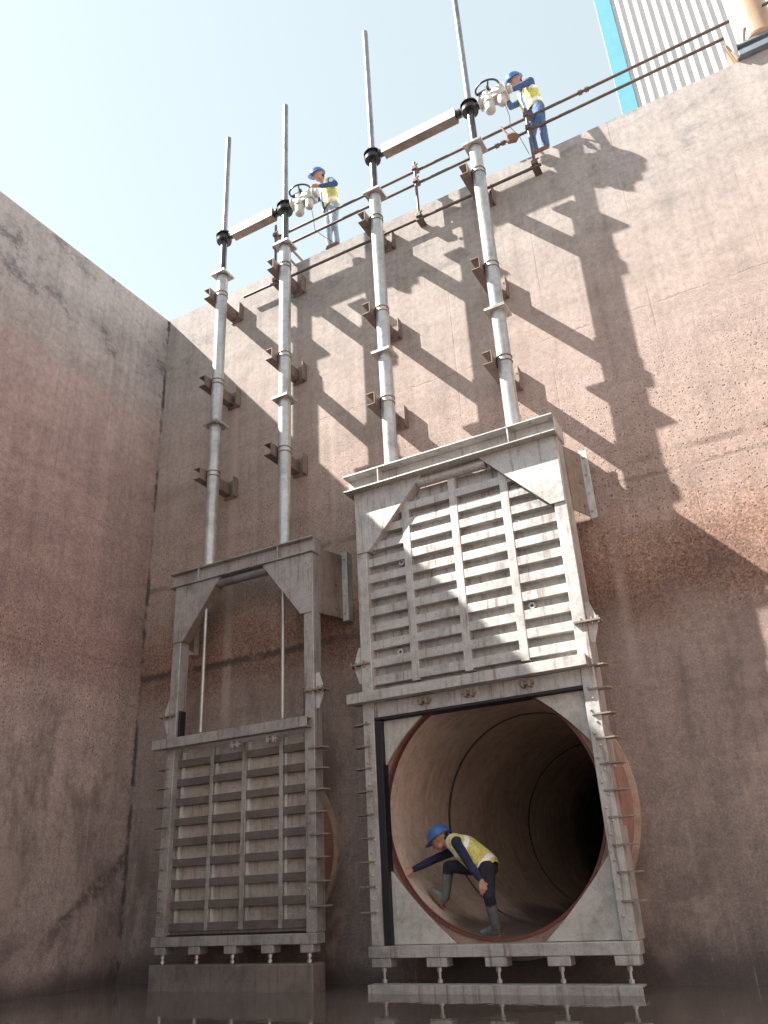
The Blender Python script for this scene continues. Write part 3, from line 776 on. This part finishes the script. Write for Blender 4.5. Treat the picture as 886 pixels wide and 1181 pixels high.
# ------------------------------------------------------------------ people
def hull_mesh(parts, voxel, name, smooth=4):
    """parts: list of (mat, [(point, radius), ...]); one continuous surface"""
    bm = bmesh.new()
    for _, sph in parts:
        b2 = bmesh.new()
        for p, r in sph:
            bmesh.ops.create_icosphere(b2, subdivisions=2, radius=r, matrix=Matrix.Translation(p))
        res = bmesh.ops.convex_hull(b2, input=b2.verts[:], use_existing_faces=False)
        bmesh.ops.delete(b2, geom=list({g for g in res['geom_interior'] if isinstance(g, bmesh.types.BMVert)}), context='VERTS')
        tmp = bpy.data.meshes.new('tmp'); b2.to_mesh(tmp); b2.free(); bm.from_mesh(tmp); bpy.data.meshes.remove(tmp)
    me = bpy.data.meshes.new(name); bm.to_mesh(me); bm.free()
    o = bpy.data.objects.new(name, me); col.objects.link(o)
    rm = o.modifiers.new('r', 'REMESH'); rm.mode = 'VOXEL'; rm.voxel_size = voxel
    sm = o.modifiers.new('s', 'SMOOTH'); sm.iterations = smooth; sm.factor = .5
    dg = bpy.context.evaluated_depsgraph_get()
    out = bpy.data.meshes.new_from_object(o.evaluated_get(dg)); bpy.data.objects.remove(o); bpy.data.meshes.remove(me)
    out.name = name
    return out

def paint(me, parts, keys):
    for kx in keys: me.materials.append(M[kx])
    segs = []
    for mat, sph in parts:
        if len(sph) == 1: segs.append((mat, sph[0][0], sph[0][0], sph[0][1], sph[0][1]))
        for (a, ra), (b, rb) in zip(sph[:-1], sph[1:]): segs.append((mat, a, b, ra, rb))
    idx = {kx: i for i, kx in enumerate(keys)}
    for f in me.polygons:
        c = f.center; best = 1e9; bm_ = 0
        for mat, a, b, ra, rb in segs:
            d = b - a; L = d.length_squared
            t = 0 if L < 1e-9 else max(0, min(1, (c - a).dot(d) / L))
            q = (c - (a + d * t)).length - (ra + (rb - ra) * t)
            if q < best: best = q; bm_ = idx[mat]
        f.material_index = bm_; f.use_smooth = True


def hand_parts(wrist, d, n, sc, thumb, curl=.5, mat='skin'):
    d = V(d).normalized(); n = V(n); n = (n - d * n.dot(d)).normalized(); s = d.cross(n) * thumb
    P = [(mat, [(wrist, .024 * sc), (wrist + d * .035 * sc + s * .02 * sc, .017 * sc), (wrist + d * .085 * sc + s * .030 * sc, .014 * sc), (wrist + d * .08 * sc - s * .028 * sc, .013 * sc), (wrist + d * .03 * sc - s * .02 * sc, .016 * sc)])]
    for i, (off, L) in enumerate(((.031, .070), (.011, .080), (-.010, .074), (-.030, .058))):
        b = wrist + d * (.088 - .004 * abs(i - 1)) * sc + s * off * sc
        q = b; ang = .18 * curl
        for kf, fr in enumerate((.45, .32, .23)):
            ang += curl * .75; dd = d * math.cos(ang) + n * math.sin(ang) + s * off * 1.3
            e = q + dd.normalized() * L * fr * sc
            P.append((mat, [(q, (.0092 - .0006 * kf) * sc), (e, (.0086 - .0008 * kf) * sc)])); q = e
    b = wrist + d * .028 * sc + s * .026 * sc
    e = b + (d * .6 + s * .75 + n * .35).normalized() * .042 * sc; e2 = e + (d * .9 + s * .3 + n * .45).normalized() * .030 * sc
    P += [(mat, [(b, .0135 * sc), (e, .0105 * sc)]), (mat, [(e, .0105 * sc), (e2, .0088 * sc)])]
    return P

def head_parts(c, f, u, sc):
    f = V(f).normalized(); u = V(u); u = (u - f * u.dot(f)).normalized(); s = f.cross(u)
    P = [('skin', [(c + u * .025 * sc + f * .012 * sc, .080 * sc), (c + u * .03 * sc - f * .035 * sc, .078 * sc)]),
         ('skin', [(c + f * .03 * sc, .068 * sc), (c - u * .075 * sc + f * .052 * sc, .034 * sc)]),
         ('skin', [(c - u * .06 * sc + f * .03 * sc + s * .025 * sc, .036 * sc), (c - u * .06 * sc + f * .03 * sc - s * .025 * sc, .036 * sc)]),
         ('skin', [(c + f * .092 * sc + u * .012 * sc, .010 * sc), (c + f * .112 * sc - u * .022 * sc, .0125 * sc)]),
         ('skin', [(c + f * .088 * sc - u * .048 * sc + s * .014 * sc, .0085 * sc), (c + f * .088 * sc - u * .048 * sc - s * .014 * sc, .0085 * sc)]),
         ('hair', [(c - f * .055 * sc + u * .0 * sc, .062 * sc), (c - f * .06 * sc - u * .035 * sc, .045 * sc)])]
    for q in (-1, 1):
        P.append(('eye', [(c + f * .086 * sc + u * .012 * sc + s * q * .030 * sc, .0085 * sc)]))
        P.append(('skin', [(c + f * .088 * sc + u * .028 * sc + s * q * .036 * sc, .009 * sc), (c + f * .092 * sc + u * .029 * sc + s * q * .016 * sc, .009 * sc)]))
        P.append(('skin', [(c + s * q * .080 * sc + u * .016 * sc - f * .006 * sc, .013 * sc), (c + s * q * .078 * sc - u * .018 * sc, .009 * sc)]))
    return P

def helmet(parent, c, f, u, sc):
    f = V(f).normalized(); u = V(u); u = (u - f * u.dot(f)).normalized(); s = f.cross(u)
    mb = MB(); rings = []; nu, nv = 40, 12
    for j in range(nv + 1):
        ph = math.pi / 2 * j / nv; row = []
        for i in range(nu):
            th = 2 * math.pi * i / nu
            ca, sa = math.cos(th), math.sin(th)
            rx, ry, rz = .135 * sc, .112 * sc, .118 * sc
            ridge = 1 + .035 * math.exp(-(sa * math.cos(ph) / .16) ** 2) * (j > 2)
            row.append(mb.bm.verts.new(c + f * (rx * ca * math.cos(ph) * ridge - .008 * sc) + s * ry * sa * math.cos(ph) + u * rz * math.sin(ph) * ridge))
        rings.append(row)
    # brim
    b1, b2 = [], []
    for i in range(nu):
        th = 2 * math.pi * i / nu; ca, sa = math.cos(th), math.sin(th)
        ext = .012 + .045 * max(0, ca) ** 2
        o = f * ((.135 + ext) * sc * ca - .008 * sc) + s * (.112 + .010) * sc * sa
        b1.append(mb.bm.verts.new(c + o - u * (.012 + .012 * max(0, ca)) * sc)); b2.append(mb.bm.verts.new(c + o * .985 - u * (.018 + .012 * max(0, ca)) * sc))
    inner = [mb.bm.verts.new(c + (v.co - c) * .93 - u * .012 * sc) for v in rings[0]]
    seq = [inner, b2, b1] + rings
    for a, b in zip(seq[:-1], seq[1:]):
        for i in range(nu): mb._f([a[i], a[(i + 1) % nu], b[(i + 1) % nu], b[i]])
    mb._f(inner[::-1])
    return mb.build('helmet', M['helmet'], parent, sharp=50)

def person(label, J, sc, cloth, shirt, foot, vest_cut):
    """J: joints in world space"""
    J = {k_: (V(v) if not isinstance(v, (int, float)) else v) for k_, v in J.items()}
    base = V((J['pelvis'].x, J['pelvis'].y, min(J['footL'].z, J['footR'].z)))
    P = []
    hipc = (J['hipL'] + J['hipR']) / 2; nk = J['neck']; sh = (J['shL'] + J['shR']) / 2
    P.append((cloth, [(J['hipL'], .098 * sc), (J['hipR'], .098 * sc), (lerp(hipc, sh, .22), .118 * sc)]))
    wa = lerp(hipc, sh, .35); ch = lerp(hipc, sh, .75); ax = (J['shL'] - J['shR']).normalized()
    P.append((shirt, [(wa + ax * .055 * sc, .100 * sc), (ch + ax * .075 * sc, .108 * sc)]))
    P.append((shirt, [(wa - ax * .055 * sc, .100 * sc), (ch - ax * .075 * sc, .108 * sc)]))
    P.append((shirt, [(ch + ax * .07 * sc, .105 * sc), (ch - ax * .07 * sc, .105 * sc)]))
    P.append((shirt, [(lerp(hipc, sh, .2), .112 * sc), (wa, .108 * sc)]))
    for s in 'LR':
        S, E, W = J['sh' + s], J['el' + s], J['wr' + s]
        P.append((shirt, [(ch + (S - sh) * .45, .09 * sc), (S, .064 * sc)]))
        P.append((shirt, [(sh * .4 + nk * .6, .055 * sc), (S, .056 * sc)]))
        P.append((shirt, [(S, .062 * sc), (lerp(S, E, .5), .054 * sc), (E, .046 * sc)]))
        P.append((shirt, [(E, .046 * sc), (lerp(E, W, .35), .046 * sc), (W, .034 * sc)]))
        P += hand_parts(W + (W - E).normalized() * .02 * sc, J['hd' + s], J['hn' + s], sc, 1 if s == 'L' else -1, J.get('curl' + s, .5))
        H, K, F = J['hip' + s], J['kn' + s], J['foot' + s]
        P.append((cloth, [(H, .100 * sc), (lerp(H, K, .5), .083 * sc), (K, .062 * sc)]))
        tz = foot['top']
        mid = lerp(K, F, tz)
        P.append((cloth, [(K, .062 * sc), (lerp(K, F, .3), .061 * sc)]))
        P.append((cloth, [(lerp(K, F, .3), .061 * sc), (mid, .055 * sc)]))
        P.append((foot['mat'], [(mid, foot['r0'] * sc), (F, foot['r1'] * sc)]))
        fd = V(J['toe' + s]).normalized(); fu = (K - F).normalized(); fu = (fu - fd * fu.dot(fd)).normalized()
        P.append((foot['mat'], [(F - fu * .035 * sc, .044 * sc), (F - fu * .045 * sc + fd * .15 * sc, .036 * sc)]))
        P.append((foot['mat'], [(F, .045 * sc), (F - fu * .045 * sc + fd * .11 * sc, .040 * sc)]))
        for q in (-.028, .028):
            sd = fu.cross(fd) * q * sc
            P.append(('sole', [(F - fu * .088 * sc - fd * .045 * sc + sd * .8, .014 * sc), (F - fu * .088 * sc + fd * .09 * sc + sd, .014 * sc), (F - fu * .082 * sc + fd * .185 * sc + sd * .55, .013 * sc)]))
    P.append(('skin', [(nk, .052 * sc), (J['head'] - (V(J['hu']).normalized()) * .03 * sc, .05 * sc)]))
    P.append((shirt, [(lerp(sh, nk, .4), .075 * sc), (lerp(sh, nk, .8), .06 * sc)]))
    P += head_parts(J['head'], J['hf'], J['hu'], sc)
    keys = []
    for mt, _ in P:
        if mt not in keys: keys.append(mt)
    me = hull_mesh(P, .0075, 'person', 3); paint(me, P, keys)
    me.transform(Matrix.Translation(-base))
    o = bpy.data.objects.new('person', me); col.objects.link(o); o.location = base
    tag(o, label, 'person')
    helmet(o, J['head'] + V(J['hu']).normalized() * .045 * sc, V(J['hf']) + V(J['hu']) * .12, V(J['hu']) - V(J['hf']) * .10, sc)
    # vest
    vg = J.get('vg', .018)
    Q = [(shirt, [(a[0], a[1] + vg) for a in sph]) for sph in (
        [(lerp(hipc, sh, .10) + ax * .05 * sc, .115 * sc), (ch + ax * .075 * sc, .110 * sc)],
        [(lerp(hipc, sh, .10) - ax * .05 * sc, .115 * sc), (ch - ax * .075 * sc, .110 * sc)],
        [(ch + ax * .075 * sc, .108 * sc), (ch - ax * .075 * sc, .108 * sc)],
        [(lerp(hipc, sh, .10) + ax * .05 * sc, .115 * sc), (lerp(hipc, sh, .10) - ax * .05 * sc, .115 * sc), (ch, .10 * sc)],
        [(ch + ax * .08 * sc, .10 * sc), (lerp(J['shL'], nk, .35), .060 * sc)], [(ch - ax * .08 * sc, .10 * sc), (lerp(J['shR'], nk, .35), .060 * sc)],
        [(lerp(J['shL'], nk, .35), .060 * sc), (lerp(J['shL'], nk, .62), .052 * sc)], [(lerp(J['shR'], nk, .35), .060 * sc), (lerp(J['shR'], nk, .62), .052 * sc)])]
    vm = hull_mesh(Q, .010, 'vest', 4)
    for kx in ('vest', 'reflect', shirt): vm.materials.append(M[kx])
    axis = (sh - hipc); L = axis.length; axis = axis / L
    front = V(J['front']); front = (front - axis * front.dot(axis)).normalized(); sx = axis.cross(front)
    # cut off the rounded hem
    bm = bmesh.new(); bm.from_mesh(vm)
    bmesh.ops.bisect_plane(bm, geom=bm.verts[:] + bm.edges[:] + bm.faces[:], plane_co=hipc + axis * L * vest_cut, plane_no=axis, clear_inner=True)
    for f_ in bm.faces:
        c = f_.calc_center_median(); q = c - hipc; tt = q.dot(axis) / L; a = q.dot(sx); fr = q.dot(front)
        mi = 0
        if vest_cut + .10 < tt < vest_cut + .24: mi = 1
        dl = min((c - J['shL']).length, (c - J['shR']).length)
        if tt > .45 and .095 * sc < dl < .145 * sc: mi = 1
        if fr > .03 and abs(a) < .035 * sc: mi = 2
        elif fr > .03 and abs(a) < .065 * sc and tt > .3: mi = 1
        f_.material_index = mi; f_.smooth = True
    bm.to_mesh(vm); bm.free()
    vo = bpy.data.objects.new('vest', vm); col.objects.link(vo); vo.parent = o; vo.matrix_parent_inverse = Matrix.Translation(-base)
    sd = vo.modifiers.new('thick', 'SOLIDIFY'); sd.thickness = .006; sd.offset = -1
    return o

BOOT = dict(mat='boot', top=.28, r0=.063, r1=.048)
SHOE = dict(mat='shoe', top=.92, r0=.044, r1=.042)
# man working in the pipe mouth
person('worker in blue helmet and yellow vest crouching in the open pipe', dict(
    pelvis=(-3.19, -.24, 1.02), hipL=(-3.17, -.32, .99), hipR=(-3.21, -.13, .99),
    knL=(-3.10, -.47, .745), footL=(-3.12, -.33, .488), toeL=(-1, -.12, -.03),
    knR=(-3.60, -.22, 1.02), footR=(-3.665, -.20, .752), toeR=(-.70, -.05, .71),
    neck=(-3.55, -.22, 1.235), shL=(-3.42, -.38, 1.225), shR=(-3.49, -.06, 1.20), front=(-.5, 0, -1),
    elL=(-3.27, -.45, 1.015), wrL=(-3.16, -.50, .895), hdL=(.15, -.15, -1), hnL=(-.4, .7, 0), curlL=.45,
    elR=(-3.76, -.16, 1.10), wrR=(-3.925, -.32, 1.015), hdR=(-.75, -.5, -.35), hnR=(-.6, .5, -.4), curlR=.22,
    head=(-3.665, -.23, 1.265), hf=(-.80, -.12, -.55), hu=(-.50, 0, .85), vg=.034), .90, 'darktrouser', 'navy', BOOT, -.16)
# man at the gearbox of the closed gate
person('worker in blue helmet and pale jeans at the closed gate gearbox', dict(
    pelvis=(-4.9, .09, 10.64), hipL=(-4.83, .05, 10.62), hipR=(-4.97, .15, 10.62),
    knL=(-4.82, .02, 10.22), footL=(-4.80, .06, 9.85), toeL=(-.95, -.30, 0),
    knR=(-4.99, .12, 10.22), footR=(-4.97, .14, 9.85), toeR=(-.9, -.4, 0),
    neck=(-4.965, 0.0, 11.155), shL=(-4.80, -.06, 11.06), shR=(-5.07, .13, 11.08), front=(-.7, -.7, 0),
    elL=(-4.66, -.16, 10.82), wrL=(-4.84, -.33, 10.72), hdL=(-.8, -.6, 0), hnL=(0, 0, -1), curlL=.6,
    elR=(-5.12, -.02, 10.84), wrR=(-4.98, -.22, 10.74), hdR=(.1, -1, -.1), hnR=(0, -.1, -1), curlR=.6,
    head=(-5.02, -.09, 11.27), hf=(-.62, -.55, -.50), hu=(-.30, -.30, .85)), .93, 'jeans', 'blueshirt', SHOE, .06)
# man at the gearbox of the open gate
person('worker in blue trousers leaning to the open gate gearbox', dict(
    pelvis=(-1.5, .06, 10.60), hipL=(-1.44, .0, 10.58), hipR=(-1.56, .14, 10.58),
    knL=(-1.42, -.06, 10.20), footL=(-1.44, .06, 9.85), toeL=(-.9, -.4, 0),
    knR=(-1.62, .10, 10.20), footR=(-1.61, .16, 9.85), toeR=(-.9, -.4, 0),
    neck=(-1.585, -.04, 11.06), shL=(-1.455, -.13, 10.97), shR=(-1.66, .12, 10.99), front=(-.8, -.6, -.2),
    elL=(-1.56, -.30, 10.76), wrL=(-1.70, -.42, 10.62), hdL=(-.8, -.4, -.2), hnL=(0, 0, -1), curlL=.6,
    elR=(-1.80, -.04, 10.78), wrR=(-1.78, -.27, 10.65), hdR=(-.2, -1, -.1), hnR=(0, -.1, -1), curlR=.6,
    head=(-1.665, -.10, 11.15), hf=(-.62, -.45, -.55), hu=(-.35, -.30, .80)), .93, 'bluetrouser', 'blueshirt', SHOE, .06)
tag(MB().prism([(-1.90, 9.98), (-1.78, 9.94), (-1.72, 10.03), (-1.80, 10.12), (-1.90, 10.13)], 'y', -.20, -.15).prism([(-1.88, 10.12), (-1.86, 10.12), (-1.94, 10.34), (-1.97, 10.34)], 'y', -.185, -.165).build('tool_pouch', M['pouch'], None, .012),
    'small brown pouch hanging on the handrail before the leaning worker', 'pouch')
